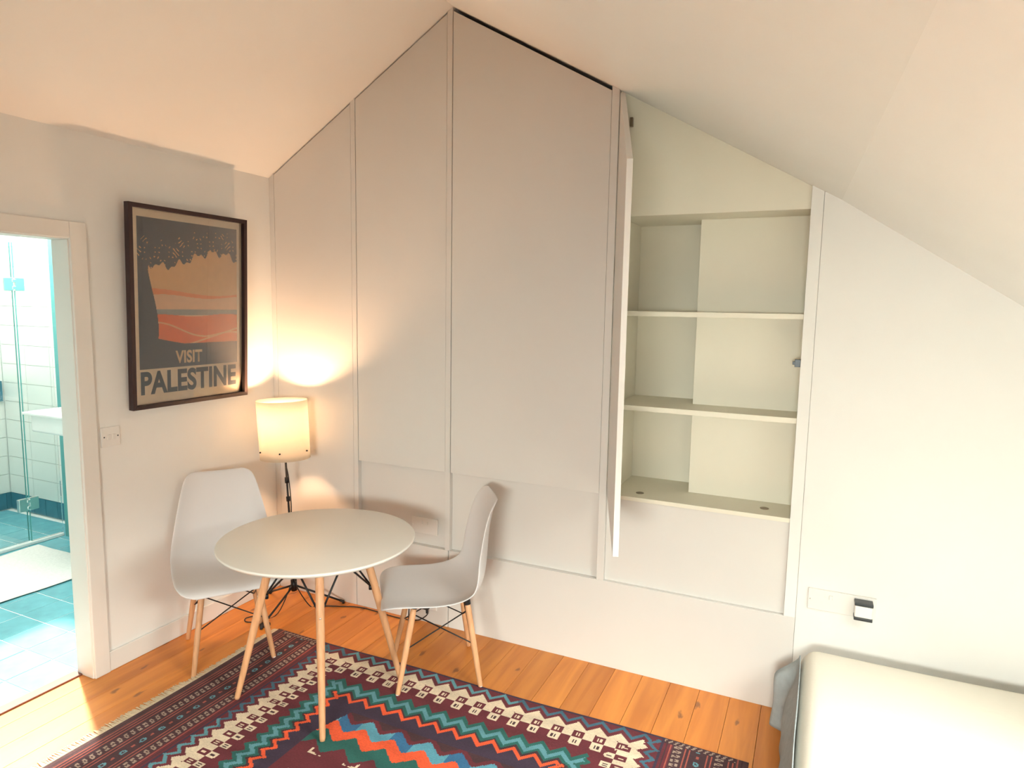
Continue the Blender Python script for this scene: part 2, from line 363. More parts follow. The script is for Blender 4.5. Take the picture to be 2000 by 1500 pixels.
# alcove cupboard with its door standing open
c4 = tag(empty('alcove_cupboard'), 'open built-in cupboard with white shelves and sloping top', 'cupboard')
AX0, AX1, STX = 1.985, 2.735, 2.295
slab('header_panel', 1.968, AX1, 2.045, .020, .034, 'recess', c4, .0)
slab('post', AX1, 2.779, .41, 0, .05, 'cream', c4, .0)
box('side_panel', 1.968, AX0, .051, .40, .45, 2.045, 'recess', c4, .001)
box('side_panel', AX1, 2.752, .051, .40, .45, 2.045, 'recess', c4, .001)
box('top_board', AX0, AX1, .0345, .40, 2.045, 2.063, 'recess', c4)
box('back_panel', AX0, STX+.01, .385, .40, .45, 2.045, 'recess', c4)
box('boxed_out_back', STX, AX1, .21, .384, .80, 2.045, 'recess', c4, .001)
def shelf(name, zt, th, yf=.012):
    poly = [(AX0, yf), (AX1, yf), (AX1, .21), (STX, .21), (STX, .385), (AX0, .385)]
    return prism(name, poly, zt-th, zt, 'z', 'recess', c4, .0008)
shelf('shelf', 1.642, .021); shelf('shelf', 1.229, .022)
sb = shelf('bottom_board', .820, .018, .004)
for gx, gy in ((2.101, .084), (2.631, .103)):
    lathe('grommet', [(.0, .001), (.010, .001), (.014, .0025), (.018, .0015), (.018, .0)], 'grommet', sb, 20, (gx, gy, .820))
box('lower_panel', 1.9675, AX1-.0005, .018, .045, .4105, .802, 'ward', c4, .001)
# the open leaf, hinged on the left
HW = AX1-1.972-.006; HX = 1.972
pts = [(0, .817), (HW, .817), (HW, top(HX+HW, .012)), (0, top(HX, .012))]
dr = prism('door', pts, 0, .02, 'y', 'ward', c4, .0012); dr.location = (HX, -.002, 0); dr.rotation_euler = (0, 0, -R(72))
for zz in (2.43, 1.6, 1.0):
    h = boxes('hinge', [(.005, .075, .020, .028, zz-.025, zz+.025), (.0, .02, .024, .034, zz-.018, zz+.018)], 'dark', dr, .001)
    if zz == 2.43: h['label'] = 'dark metal hinge'
hp = box('hinge_plate', 2.014, 2.026, .004, .020, 2.415, 2.452, 'grommet', c4, .001); hp['label'] = 'dark metal hinge plate'
ct = boxes('door_catch', [(AX1-.022, AX1, .030, .060, 1.432, 1.462), (AX1-.03, AX1-.02, .034, .050, 1.44, 1.454)], 'dark', c4, .001)
ct['label'] = 'small dark metal door catch'

# ------------------------------------------------------------------ rug (kilim)
def rug_colors(X, Y):
    n = X.size
    hexs = dict(maroon=(104, 40, 50), brown=(84, 58, 60), cream=(224, 206, 180), blue=(94, 148, 160), sky=(92, 158, 180), slateblue=(64, 104, 124), deep=(52, 108, 150), green=(36, 98, 92),
                orange=(236, 92, 52), navy=(60, 46, 66), rust=(165, 84, 72), dark=(70, 44, 50), red=(190, 62, 52), bone=(160, 138, 124))
    K = {k: np.array(srgb(*v)) for k, v in hexs.items()}
    col = np.tile(K['maroon'], (n, 1))
    def put(mask, k): col[mask] = K[k]
    x0, x1, y0, y1 = .40, 2.66, -.405, -2.02
    tri = lambda t, P: 2*np.abs((t/P) % 1-.5)             # 1 at 0, 0 at half period
    # --- end bands (left and mirrored right)
    xl = np.where(X < (x0+x1)/2, X-x0, x1-X)
    endb = xl < .305
    dyy = np.minimum(y0-Y, Y-y1)
    def band(a, b, k, extra=True): put(endb & (xl >= a) & (xl < b) & extra, k)
    band(0, .045, 'brown'); band(.018, .024, 'dark'); band(.034, .04, 'rust')
    band(.045, .078, 'dark'); band(.05, .056, 'rust'); band(.066, .071, 'rust')
    def chain(a, b):
        c = (a+b)/2; h = (b-a)/2
        band(a, b, 'dark'); ph = (Y/.026) % 1; vv = (xl-c)/h
        dia = np.abs(((ph+vv*.18) % 1)-.5)
        put(endb & (xl > a) & (xl < b) & (dia > .24) & (np.abs(vv) < .8) & ~((dia > .38) & (np.abs(vv) < .4)), 'bone')
    band(.078, .128, 'dark'); chain(.083, .117)
    band(.120, .230, 'dark'); band(.126, .131, 'rust'); band(.140, .145, 'rust'); band(.207, .212, 'rust'); band(.220, .225, 'rust')
    ph = (Y/.078) % 1; vv = np.abs(xl-.176)
    put(endb & (np.hypot((ph-.5)*.078, (xl-.176)*1.3) < .0135), 'blue'); put(endb & (np.hypot((ph-.5)*.078, (xl-.176)*1.3) < .006), 'dark')
    put(endb & (np.hypot((((ph+.5) % 1)-.5)*.078, (xl-.176)*1.3) < .008), 'rust')
    chain(.232, .268); band(.268, .305, 'maroon'); band(.274, .280, 'rust'); band(.29, .296, 'dark')
    # chain strip closing the end band along the long edge
    strip = endb & (dyy < .030) & (xl > .045)
    put(strip, 'dark'); ps = (X/.022) % 1; put(strip & (dyy > .006) & (dyy < .025) & (np.abs(((ps+dyy*30) % 1)-.5) < .20), 'bone')
    # --- main field: nested zigzag frames
    fx0, fx1 = x0+.305, x1-.305
    dx = np.minimum(X-fx0, fx1-X); dy = dyy
    field = (dx >= 0) & ~endb
    d = np.minimum(dx, dy); along = np.where(dx < dy, Y, X)
    P = np.where(dx < dy, .058, .086)
    z = d+.006-np.where(dx < dy, .036, .044)*tri(along, P)                          # zigzag
    def fr(a, b, k, dd=z): put(field & (dd >= a) & (dd < b), k)
    put(field, 'maroon'); fr(-1, .012, 'navy', d)
    fr(.012, .032, 'blue')
    put(field & (z >= .012) & (z < .032) & (np.sin(X*4.1+Y*3.3+.8) > .25), 'slateblue')
    fr(.032, .055, 'maroon'); fr(.055, .108, 'cream')
    # checker row of small squares
    s = (along/P) % 1
    ck = field & (d >= .105) & (d < .190)
    row = ((d-.105)/.0425).astype(int); sq = (s+.0) % 1
    put(ck & (row == 0) & (sq < .5) , 'cream'); put(ck & (row == 0) & (sq >= .5), 'maroon')
    put(ck & (row == 1) & (sq < .5), 'maroon'); put(ck & (row == 1) & (sq >= .5) , 'cream')
    dd0 = (d-.105-.0425*row)/.0425; q = np.where(sq < .5, sq*2, sq*2-1)
    mot = (np.abs(q-.5) < .22) & (np.abs(dd0-.5) < .22) & (np.abs(q-.5) > .05)
    put(ck & mot & (row == 0) & (sq >= .5), 'cream'); put(ck & mot & (row == 1) & (sq >= .5), 'dark')
    fr(.190, .222, 'maroon'); fr(.222, .246, 'green'); fr(.246, .272, 'blue'); fr(.272, .290, 'green'); fr(.290, .303, 'dark')
    fr(.303, .324, 'orange'); fr(.324, .41, 'navy')
    # --- inner field
    inn = field & (d >= .40)
    put(inn, 'dark')
    P2 = .135
    cy = (y0+y1)/2; e = (np.abs(Y-y0) if False else dyy)-.40
    slant = np.maximum(0, (fx0+.40+.16)-X)*.9+np.maximum(0, X-(fx1-.40-.16))*.9
    step = tri(X, P2)*.055
    e2 = e-slant*.0-step+.02
    put(inn & (e2 > .010) & (e2 < .035), 'maroon')
    put(inn & (e2 >= .035) & (e2 < .085), 'sky'); put(inn & (e2 >= .035) & (e2 < .085) & (((X/.25) % 1) > .6), 'deep')
    put(inn & (e2 >= .085) & (e2 < .145), 'orange'); put(inn & (e2 >= .145) & (e2 < .215), 'green')
    put(inn & (e2 >= .215), 'maroon')
    mm = inn & (e2 >= .235); gx = (X/.16) % 1; gy = (Y/.16) % 1
    rr = np.maximum(np.abs(gx-.5), np.abs(gy-.5))
    put(mm & (rr < .20) & (rr > .14), 'cream'); put(mm & (rr < .07), 'blue')
    # left/right ends of the inner field stay navy beyond a diagonal
    diag = inn & ((dx-.40) < (.17-e)*.35)
    put(diag, 'navy')
    # weaving colour drift
    drift = 1+.10*np.sin(Y*61+np.sin(X*9)*2)*np.sin(X*7+1.3)
    return col*drift[:, None]*.90
nu, nv = 452, 322
rx0, rx1, ry0, ry1 = .40, 2.66, -.405, -2.02
ii = np.arange(nu*nv); xc = rx0+(ii % nu+.5)/nu*(rx1-rx0); yc = ry0+(ii//nu+.5)/nv*(ry1-ry0)
rug = tag(empty('kilim_rug', (0, 0, 0)), 'patterned kilim rug with zigzag borders under the table', 'rug')
def rugpos(u, v):
    X = rx0+u*(rx1-rx0); Y = ry0+v*(ry1-ry0)
    return np.stack([X+.006*np.sin(Y*5)*(1-u), Y+.004*np.sin(X*6+.5)*(1-v), .0042+.0012*np.sin(X*8)*np.sin(Y*7)], 1)
grid_pattern('woven_field', nu, nv, rugpos, rug_colors(xc, yc), 'kilim', rug)
# fringe of wool tassels along the left end
V, F = [], []
yy = ry0-.01
while yy > ry1:
    ln = .022+.012*random.random()+(.012 if yy < -.95 else 0); a = random.uniform(-.4, .4)
    xe = rx0+.006*math.sin(yy*5)
    v, f = tube_vf([(xe+.004, yy, .004), (xe-ln*.5, yy+a*.008, .0045), (xe-ln, yy+a*.02, .003)], [.0022, .0020, .0012], 4)
    k = len(V); V += v; F += [tuple(i+k for i in q) for q in f]; yy -= .0042
fr_ = mesh_obj('fringe', V, F, 'bone', rug); fr_['kind'] = 'stuff'; fr_['label'] = 'off-white wool fringe'

# ------------------------------------------------------------------ chairs
def leg_dir(top_, foot, t): return Vector(top_).lerp(Vector(foot), t)
def make_chair(feet, label, zoff):
    """feet: front-left, front-right, rear-right, rear-left world xy (seen by the sitter)"""
    fl, fr, rr, rl = [Vector((p[0], p[1])) for p in feet]
    c = (fl+fr+rr+rl)/4; f = ((fl+fr)/2-(rl+rr)/2).normalized(); rz = math.atan2(f.y, f.x)
    ch = tag(empty('shell_chair', (c.x, c.y, 0), rz), label, 'chair', 'white shell chairs with wooden legs')
    # shell: local x forward, y left
    prof = [(.242, .372), (.239, .384), (.226, .395), (.18, .402), (.11, .396), (.03, .387), (-.04, .382), (-.10, .386), (-.150, .401), (-.187, .434), (-.208, .490), (-.217, .56), (-.221, .63), (-.226, .69), (-.235, .745), (-.244, .782), (-.254, .805), (-.261, .816)]
    hw = [.150, .190, .214, .228, .233, .235, .236, .236, .235, .232, .226, .214, .200, .186, .172, .160, .142, .108]
    curl = [.004, .006, .008, .010, .014, .020, .028, .038, .046, .052, .055, .060, .050, .042, .034, .026, .016, .008]
    N = 17; V, F = [], []
    for i, (px, pz) in enumerate(prof):
        a = Vector(prof[max(i-1, 0)]); b = Vector(prof[min(i+1, len(prof)-1)]); t = (b-a).normalized(); nrm = Vector((-t.y, t.x))
        if nrm.x < 0 and nrm.y < 0: nrm = -nrm
        nrm = Vector((abs(t.y), abs(t.x)))
        for k in range(N):
            s = -1+2*k/(N-1); s2 = math.copysign(abs(s)**.9, s); cu = curl[i]*abs(s)**2.6
            V.append((px+nrm.x*cu, s2*hw[i], pz+nrm.y*cu))
    for i in range(len(prof)-1):
        for k in range(N-1): F.append((i*N+k, i*N+k+1, (i+1)*N+k+1, (i+1)*N+k))
    sh = mesh_obj('seat_shell', V, F, 'plastic', ch, True)
    so = sh.modifiers.new('solid', 'SOLIDIFY'); so.thickness = .008; so.offset = 0
    ss = sh.modifiers.new('sub', 'SUBSURF'); ss.levels = 1; ss.render_levels = 2
    inv = Matrix.Rotation(-rz, 2)
    loc = [inv @ (p-c) for p in (fl, fr, rr, rl)]
    tops = []; wires = []
    for p, z0 in zip(loc, zoff):
        tp = Vector((p.x*.64-.01, p.y*.68, .372)); ft = Vector((p.x, p.y, z0)); tops.append((tp, ft))
        L = tube('leg', [tp, tp.lerp(ft, .1), tp.lerp(ft, .55), tp.lerp(ft, .985), ft], [.0115, .0135, .0130, .0105, .0088], 'beech', ch, 14)
        tube('glide', [ft+Vector((0, 0, .004)), ft], [.0092, .0088], 'socket', L, 12)
    br = []
    for tp, ft in tops:
        d = (ft-tp).normalized()
        br.append(tube_vf([tp-d*.012, tp+d*.014], [.0155, .0150], 8))
    # mounting spider under the seat
    for i in range(4):
        br.append(tube_vf([tops[i][0]+Vector((0, 0, .004)), tops[(i+1) % 4][0]+Vector((0, 0, .004))], .0045, 6))
    br.append(tube_vf([tops[0][0], tops[2][0]], .0045, 6)); br.append(tube_vf([tops[1][0], tops[3][0]], .0045, 6))
    V, F = merge(br); mesh_obj('mounting_bracket', V, F, 'rod', ch)
    for i in range(4):
        (ta, fa), (tb, fb) = tops[i], tops[(i+1) % 4]
        for (a0, a1, b0, b1) in ((ta, fa, tb, fb), (tb, fb, ta, fa)):
            hi = a0.lerp(a1, .10); lo = b0.lerp(b1, .50)
            inw = Vector((-lo.x, -lo.y, 0)).normalized()*.011
            tube('cross_wire', [hi, lo+inw, lo+inw*.2+Vector((0, 0, -.012))], .0028, 'rod', ch, 6)
    return ch
zr = .0055
make_chair([(.376, -.90), (.574, -.624), (.267, -.40), (.069, -.678)][1::-1]+[(.069, -.678), (.267, -.40)], 'white shell chair facing the viewer against the poster wall', (zr, 0, 0, 0))
make_chair([(1.266, -.622), (1.051, -.332), (1.336, -.119), (1.551, -.409)], 'white shell chair seen side-on in front of the wardrobes', (zr, 0, 0, zr))

# ------------------------------------------------------------------ table
TX, TY, TH, TR = .945, -.728, .680, .400
tb = tag(empty('round_table', (TX, TY, 0)), 'round white table with splayed wooden legs on the rug', 'table')
lathe('tabletop', [(0, TH-.020), (TR-.022, TH-.020), (TR-.008, TH-.016), (TR-.001, TH-.008), (TR, TH-.004), (TR-.002, TH-.001), (TR-.006, TH), (0, TH)], 'tabletop', tb, 96)
feet = [(-.262, -.214), (.239, -.270), (.262, .214), (-.239, .270)]
tl = []
for fx, fy in feet:
    ft = Vector((fx, fy, zr)); tp = Vector((fx*.52, fy*.52, TH-.021)); tl.append((tp, ft))
    L = tube('leg', [tp, tp.lerp(ft, .08), tp.lerp(ft, .5), tp.lerp(ft, .985), ft], [.0170, .0170, .0160, .0115, .0095], 'beech', tb, 16)
    out = Vector((fx, fy, 0)).normalized(); sp = tp.lerp(ft, .33)
    tube('screw', [sp+out*.012, sp+out*.0172], .0045, 'chrome', L, 10)
mp_ = [tube_vf([t+Vector((0, 0, -.01)), t+(f-t).normalized()*.05], [.0185, .0185], 10) for t, f in tl]
V, F = merge(mp_+[(boxv(-.13, .13, -.13, .13, TH-.024, TH-.0205), BF)]); mesh_obj('mounting_plate', V, F, 'rod', tb)
for i in range(4):
    t, f = tl[i]; at = t.lerp(f, .33); inw = Vector((-f.x, -f.y, 0)).normalized()*.014
    for j in (1, 3):
        t2 = tl[(i+j) % 4][0]; e = t2.lerp(t, .28)+Vector((0, 0, -.003))
        tube('strut', [e, at+inw], .0042, 'rod', tb, 8)
    tube('strut_knob', [at+inw*1.3+Vector((0, 0, .008)), at+inw*1.3-Vector((0, 0, .012))], .008, 'rod', tb, 8)

# ------------------------------------------------------------------ floor lamp with tripod foot
LB = Vector((.305, -.19, 0)); LT = Vector((.252, -.203, 1.14))
lp = tag(empty('floor_lamp', LB), 'lit tripod lamp with oval parchment shade in the corner', 'lamp')
ax = (LT-LB).normalized()
P = lambda z: LB+ax*(z/ax.z)-LB
tube('pole', [P(.10), P(.90)], .0055, 'rod', lp, 12)
for a, b, r in ((.105, .165, .016), (.60, .625, .010), (.70, .73, .011), (.40, .43, .010)): tube('collar', [P(a), P(b)], r, 'rod', lp, 12)
for fx, fy in ((.493, -.022), (.045, -.11), (.315, -.445)):
    ft = Vector((fx, fy, .012))-LB; 
    L = tube('leg', [P(.135), P(.135).lerp(ft, .5), ft], [.0055, .0055, .0055], 'rod', lp, 10)
    tube('rubber_foot', [ft+(P(.135)-ft).normalized()*.02, ft, ft+Vector((0, 0, -.010))], [.007, .0085, .008], 'rubber', L, 10)
# shade: open oval cylinder, slightly leaning with the pole
q = Vector((0, 0, 1)).rotation_difference(ax).to_matrix()
n = 64; V, F = [], []
sa, sb_ = .140, .118
for j, (z, k) in enumerate(((0, .98), (.08, .985), (.16, .99), (.24, .995), (.31, 1.0))):
    for i in range(n):
        an = 2*math.pi*i/n; V.append(P(.835)+q @ Vector((sa*k*math.cos(an+.5), sb_*k*math.sin(an+.5), z)))
for j in range(4):
    for i in range(n): F.append((j*n+i, j*n+(i+1) % n, (j+1)*n+(i+1) % n, (j+1)*n+i))
sd = mesh_obj('lamp_shade', V, F, 'shade', lp, True); sd['label'] = 'glowing cream parchment shade'
so = sd.modifiers.new('solid', 'SOLIDIFY'); so.thickness = .0015
for an in (0.1, 2.2, 4.2, 5.2):
    v = P(.88)+q @ Vector((sa*.985*math.cos(an), sb_*.985*math.sin(an), 0)); o_ = (q @ Vector((math.cos(an), math.sin(an), 0)))
    tube('shade_screw', [v-o_*.002, v+o_*.006], .0042, 'rod', sd, 8)
V, F = merge([tube_vf([P(.88), P(.88)+q @ Vector((sa*.97*math.cos(an), sb_*.97*math.sin(an), 0))], .002, 6) for an in (0.1, 2.2, 4.2)])
mesh_obj('shade_carrier', V, F, 'rod', lp)
tube('bulb_holder', [P(.87), P(.993)], .017, 'rod', lp, 16)
bc = P(1.048)
bl = lathe('bulb', [(.0, -.055), (.014, -.055), (.016, -.035), (.026, -.015), (.030, .005), (.026, .022), (.014, .032), (0, .035)], 'bulb', lp, 24, bc)
cab = smooth_path([P(.87)+Vector((.012, 0, 0)), P(.80)+Vector((.006, -.004, 0)), P(.73)+Vector((.013, 0, 0)), P(.60)+Vector((.028, -.01, 0)), P(.48)+Vector((.022, -.012, 0)), P(.30)+Vector((.014, -.01, 0)), P(.16)+Vector((.02, -.012, 0)),
                   Vector((.05, .05, .01)), Vector((.09, .075, .004)), Vector((.19, .12, .004)), Vector((.32, .165, .004)), Vector((.55, .155, .004)), Vector((.66, .172, .004)), Vector((.73, .165, .05)), Vector((.735, .168, .085))])
tube('cable', cab, .0028, 'rubber', lp, 8)
lo = smooth_path([P(.14)+Vector((-.01, -.01, 0)), Vector((-.03, -.10, .01)), Vector((-.06, -.20, .004)), Vector((-.115, -.235, .004)), Vector((-.145, -.205, .005)), Vector((-.10, -.16, .006)), Vector((-.02, -.19, .005)), Vector((.0, -.215, .006))])
tube('switch_cable', lo, .0028, 'rubber', lp, 8)
bevel(box('foot_switch', -.02, .02, -.24, -.20, .0, .016, 'rubber', lp), .004)

# ------------------------------------------------------------------ sockets, switch, plugs
def plate(name, x0, x1, z0, z1, y, label, holes, cat='socket'):
    r = tag(empty(name, ((x0+x1)/2, y, (z0+z1)/2)), label, cat)
    w_, h_ = (x1-x0)/2, (z1-z0)/2
    box('face_plate', -w_, w_, -.010, .001, -h_, h_, 'socket', r, .003)
    for hx in holes:
        boxes('pin_hole', [(hx-.003, hx+.003, -.0106, -.009, .012, .020), (hx-.014, hx-.008, -.0106, -.009, -.010, -.007), (hx+.008, hx+.014, -.0106, -.009, -.010, -.007)], 'rubber' if name == 'x' else 'trim', r)
        bevel(box('rocker_switch', hx-.006+(.022 if hx < 0 else -.022), hx+.006+(.022 if hx < 0 else -.022), -.0145, -.009, .008, .026, 'socket', r), .0015)
    tube('fixing_screw', [(0-w_+.008, -.0105, 0), (-w_+.008, -.0095, 0)], .003, 'chrome', r, 8)
    return r
plate('wall_socket', .917, 1.073, .469, .555, .026, 'white double socket on the panel behind the table', (-.038, .038))
plate('wall_socket', 2.82, 3.062, .465, .551, 0, 'white socket plate on the wall above the bed', (-.06,))
plate('wall_socket', .995, 1.085, .075, .160, 0, 'white plinth socket behind the side-on chair', (.02,))
pg = tag(empty('power_plug', (1.027, -.010, .105)), 'black lamp plug in the plinth socket', 'plug')
boxes('plug_body', [(-.022, .022, -.028, 0, -.022, .022)], 'rubber', pg, .006); tube('cord_grip', [(.012, -.02, -.018), (.013, -.022, -.04)], [.006, .004], 'rubber', pg)
ad = tag(empty('charger_plug', (3.016, -.010, .508)), 'white charger plug with dark grey top and bottom', 'charger')
box('charger_body', -.030, .032, -.045, 0, -.024, .022, 'socket', ad, .004)
box('dark_band', -.031, .033, -.046, 0, .022, .034, 'dark', ad, .002); box('dark_band', -.031, .033, -.046, 0, -.036, -.024, 'dark', ad, .002)
sw = tag(empty('light_switch', (0, -.970, 1.058)), 'white double light switch beside the door frame', 'switch')
box('face_plate', 0, .009, -.043, .043, -.043, .043, 'socket', sw, .003)
for yy in (-.011, .013): 
    a = box('rocker_switch', .0085, .0135, yy-.007, yy+.007, -.012, .012, 'socket', sw, .0015); a.rotation_euler = (0, R(6), 0)
for yy in (-.031, .031): tube('fixing_screw', [(.0088, yy, 0), (.0096, yy, 0)], .0032, 'dark', sw, 10)

# ------------------------------------------------------------------ framed poster
FWd, FHt = .652, .912
po = tag(empty('framed_poster', (.020, -.560, 1.162)), 'dark framed travel poster reading VISIT PALESTINE', 'poster')
po.rotation_euler = (0, R(2.0), R(0))
# local: x out of the wall, y along the wall (left = -y), z up from the lower edge
bw_ = .019; dp = .026
mit = [(-FWd/2, 0), (FWd/2, 0), (FWd/2, FHt), (-FWd/2, FHt)]; inn_ = [(-FWd/2+bw_, bw_), (FWd/2-bw_, bw_), (FWd/2-bw_, FHt-bw_), (-FWd/2+bw_, FHt-bw_)]
for i in range(4):
    j = (i+1) % 4; prism('frame_bar', [mit[i], mit[j], inn_[j], inn_[i]], -.004, dp, 'x', 'frame', po, .001)
box('backing_board', -.004, .004, -FWd/2+.006, FWd/2-.006, .006, FHt-.006, 'frame', po)
SW, SH = FWd-2*bw_, FHt-2*bw_
def poster_colors(U, W):
    """U, W in metres from the lower left of the sheet"""
    K = {k: np.array(srgb(*v)) for k, v in dict(paper=(250, 226, 196), slate=(98, 98, 106), sky=(248, 196, 140), hill=(255, 160, 108), pale=(252, 204, 165), grey=(176, 174, 168), field=(255, 132, 80), lite=(255, 190, 135)).items()}
    col = np.tile(K['paper'], (U.size, 1))
    u = (U-.030)/(SW-.060); v = (W-.160)/(SH-.195); art = (u >= 0) & (u <= 1) & (v >= 0) & (v <= 1)
    def put(mk, k): col[art & mk] = K[k]
    put(v > -1, 'sky')
    put(v < .52+.02*np.sin(u*5+1), 'hill'); put(v < .49+.012*np.sin(u*7), 'pale')
    put((v < .40) & (v > .36), 'grey'); put(v < .36+.008*np.sin(u*9), 'field')
    put((v < .36) & (np.abs(v-(.30-.10*u+.03*np.sin(u*8))) < .006), 'lite'); put((v < .36) & (np.abs(v-(.16+.20*(u-.5))) < .006), 'lite')
    # plain dark surround: base, left block, top with an irregular lower edge
    put(v < .16+.10*np.clip(.45-u, 0, 1)**1.2*2.0, 'slate')
    put(u < .13+.05*np.sin(v*6)+.20*np.clip(v-.66, 0, 1)*2, 'slate')
    edge = .76-.07*np.sin(u*5.2+.4)+.02*np.sin(u*37)+.012*np.sin(u*83+1)-.10*np.clip(u-.6, 0, 1)
    put(v > edge, 'slate')
    g = np.sin(u*91+3*np.sin(v*40))*np.sin(v*113+2*np.sin(u*53)); put((v > edge) & (v < edge+.15) & (g > .80), 'sky')
    return col
nu, nv = 236, 350
ii = np.arange(nu*nv); uc = (ii % nu+.5)/nu*SW; vc = (ii//nu+.5)/nv*SH
grid_pattern('poster_print', nu, nv, lambda a, b: np.stack([np.full(a.shape, .0050), -SW/2+a*SW, bw_+b*SH], 1), poster_colors(uc, vc), 'print', po)
M['ink'] = mat('slate_ink', srgb(78, 82, 92), .6, .02, 60); M['inkpale'] = mat('cream_ink', srgb(238, 205, 165), .6, .02, 60)
def text_mesh(body, width, height, u0, v0, material, weight):
    cu = bpy.data.curves.new('lettering', 'FONT'); cu.body = body; cu.size = 1; cu.offset = weight; cu.space_character = 1.02
    t = bpy.data.objects.new('tmp', cu); C.objects.link(t); dg = bpy.context.evaluated_depsgraph_get()
    me = bpy.data.meshes.new_from_object(t.evaluated_get(dg)); bpy.data.objects.remove(t)
    co = np.array([v.co[:] for v in me.vertices]); mn, mx = co.min(0), co.max(0)
    for v in me.vertices:
        a = (v.co.x-mn[0])/(mx[0]-mn[0])*width; b = (v.co.y-mn[1])/(mx[1]-mn[1])*height
        v.co = (.0056, -SW/2+u0+a, bw_+v0+b)
    me.materials.append(M[material]); me.name = 'lettering'
    return link(bpy.data.objects.new('lettering', me), po)
text_mesh('PALESTINE', .540, .108, .034, .042, 'ink', .036)
text_mesh('VISIT', .150, .062, .215, .176, 'inkpale', .030)
M['pglass'] = glass_mat('poster_glazing', (.985, .985, .985)); box('pane', .0070, .0085, -FWd/2+bw_-.002, FWd/2-bw_+.002, bw_-.002, FHt-bw_+.002, 'pglass', po)

# ------------------------------------------------------------------ bed
bd = tag(empty('bed', (3.55, -1.35, 0)), 'bed with white duvet and grey sheet in the right corner', 'bed')
def soft_slab(name, x0, x1, y0, y1, z0, z1, rad, material, parent, amp, nx=60, ny=70, seed=0):
    """pillowy slab: closed top surface that rolls over the edges"""
    ox, oy = 3.55, -1.35; rnd = random.Random(seed); ph = [(rnd.uniform(2, 7), rnd.uniform(2, 7), rnd.uniform(0, 6)) for _ in range(6)]
    V, F = [], []
    def prof(t, a, b):       # t in 0..1 -> position a..b and drop 0..1
        e = .10
        if t < e: k = t/e; an = k*math.pi/2; return a+rad*(1-math.sin(an)*1.0), 1-math.cos(an-math.pi/2) if False else 1-math.sin(an)
        if t > 1-e: k = (1-t)/e; an = k*math.pi/2; return b-rad*(1-math.sin(an)), 1-math.sin(an)
        return a+rad*0+(b-a)*(t-e)/(1-2*e), 0
    for j in range(ny+1):
        for i in range(nx+1):
            s, t = i/nx, j/ny
            ex = min(s, 1-s)/.10; ey = min(t, 1-t)/.10
            fx = 1 if ex >= 1 else math.sin(ex*math.pi/2); fy = 1 if ey >= 1 else math.sin(ey*math.pi/2)
            def mapc(s, a, b):
                if s < .1: return a+rad*(1-math.cos(s/.1*math.pi/2))
                if s > .9: return b-rad*(1-math.cos((1-s)/.1*math.pi/2))
                return a+rad+(b-a-2*rad)*(s-.1)/.8
            X = mapc(s, x0, x1); Y = mapc(t, y0, y1); h = min(fx, 1)*min(fy, 1)
            Z = z0+(z1-z0)*h**.6 if h < 1 else z1
            wv = sum(math.sin(X*a+Y*b+c) for a, b, c in ph)/6*amp
            V.append((X-ox+wv*.5*(1-h), Y-oy, Z+wv*h))
    W = nx+1
    for j in range(ny):
        for i in range(nx): F.append((j*W+i, j*W+i+1, (j+1)*W+i+1, (j+1)*W+i))
    o = mesh_obj(name, V, F, material, parent, True); so = o.modifiers.new('solid', 'SOLIDIFY'); so.thickness = .006; so.offset = -1
    return o
box('bed_base', 2.86-3.55, 4.33-3.55, -2.30+1.35, -.14+1.35, .07, .15, 'bedwood', bd, .01)
for lx in (2.92, 4.27):
    for ly in (-2.22, -.34): box('leg', lx-.03-3.55, lx+.03-3.55, ly-.03+1.35, ly+.03+1.35, 0, .07, 'bedwood', bd, .004)
box('mattress', 2.83-3.55, 4.33-3.55, -2.32+1.35, -.12+1.35, .15, .29, 'mattress', bd, .03)
soft_slab('duvet', 2.800, 4.36, -2.36, -.075, .17, .352, .07, 'duvet', bd, .010, seed=3)
# grey sheet hanging at the side with a loose pointed corner
V, F = [], []
rows = 24; cols = 90
sm = lambda t: max(0, min(1, t))**2*(3-2*max(0, min(1, t)))
for j in range(cols+1):
    t = j/cols; Y = -.150-2.12*t**1.6
    flap = 1-sm((-.175-Y)/.05)                            # the loose corner at the far end
    for i in range(rows+1):
        s = i/rows
        Z = .330-.285*s+.010*math.sin(Y*11)*s*(1-flap)
        X = 2.803-flap*(.078*sm(s/.36)+.010*s)-(1-flap)*(.040*sm(s/.7)+.008*math.sin(Y*17+1)*s)-.003*math.sin(s*8+Y*6)
        V.append((X-3.55, Y+1.35-.02*flap*s, Z))
for j in range(cols):
    for i in range(rows): a = j*(rows+1)+i; F.append((a, a+1, a+rows+2, a+rows+1))
gs = mesh_obj('hanging_sheet', V, F, 'grey', bd, True); gs['label'] = 'grey linen sheet'
so = gs.modifiers.new('solid', 'SOLIDIFY'); so.thickness = .004

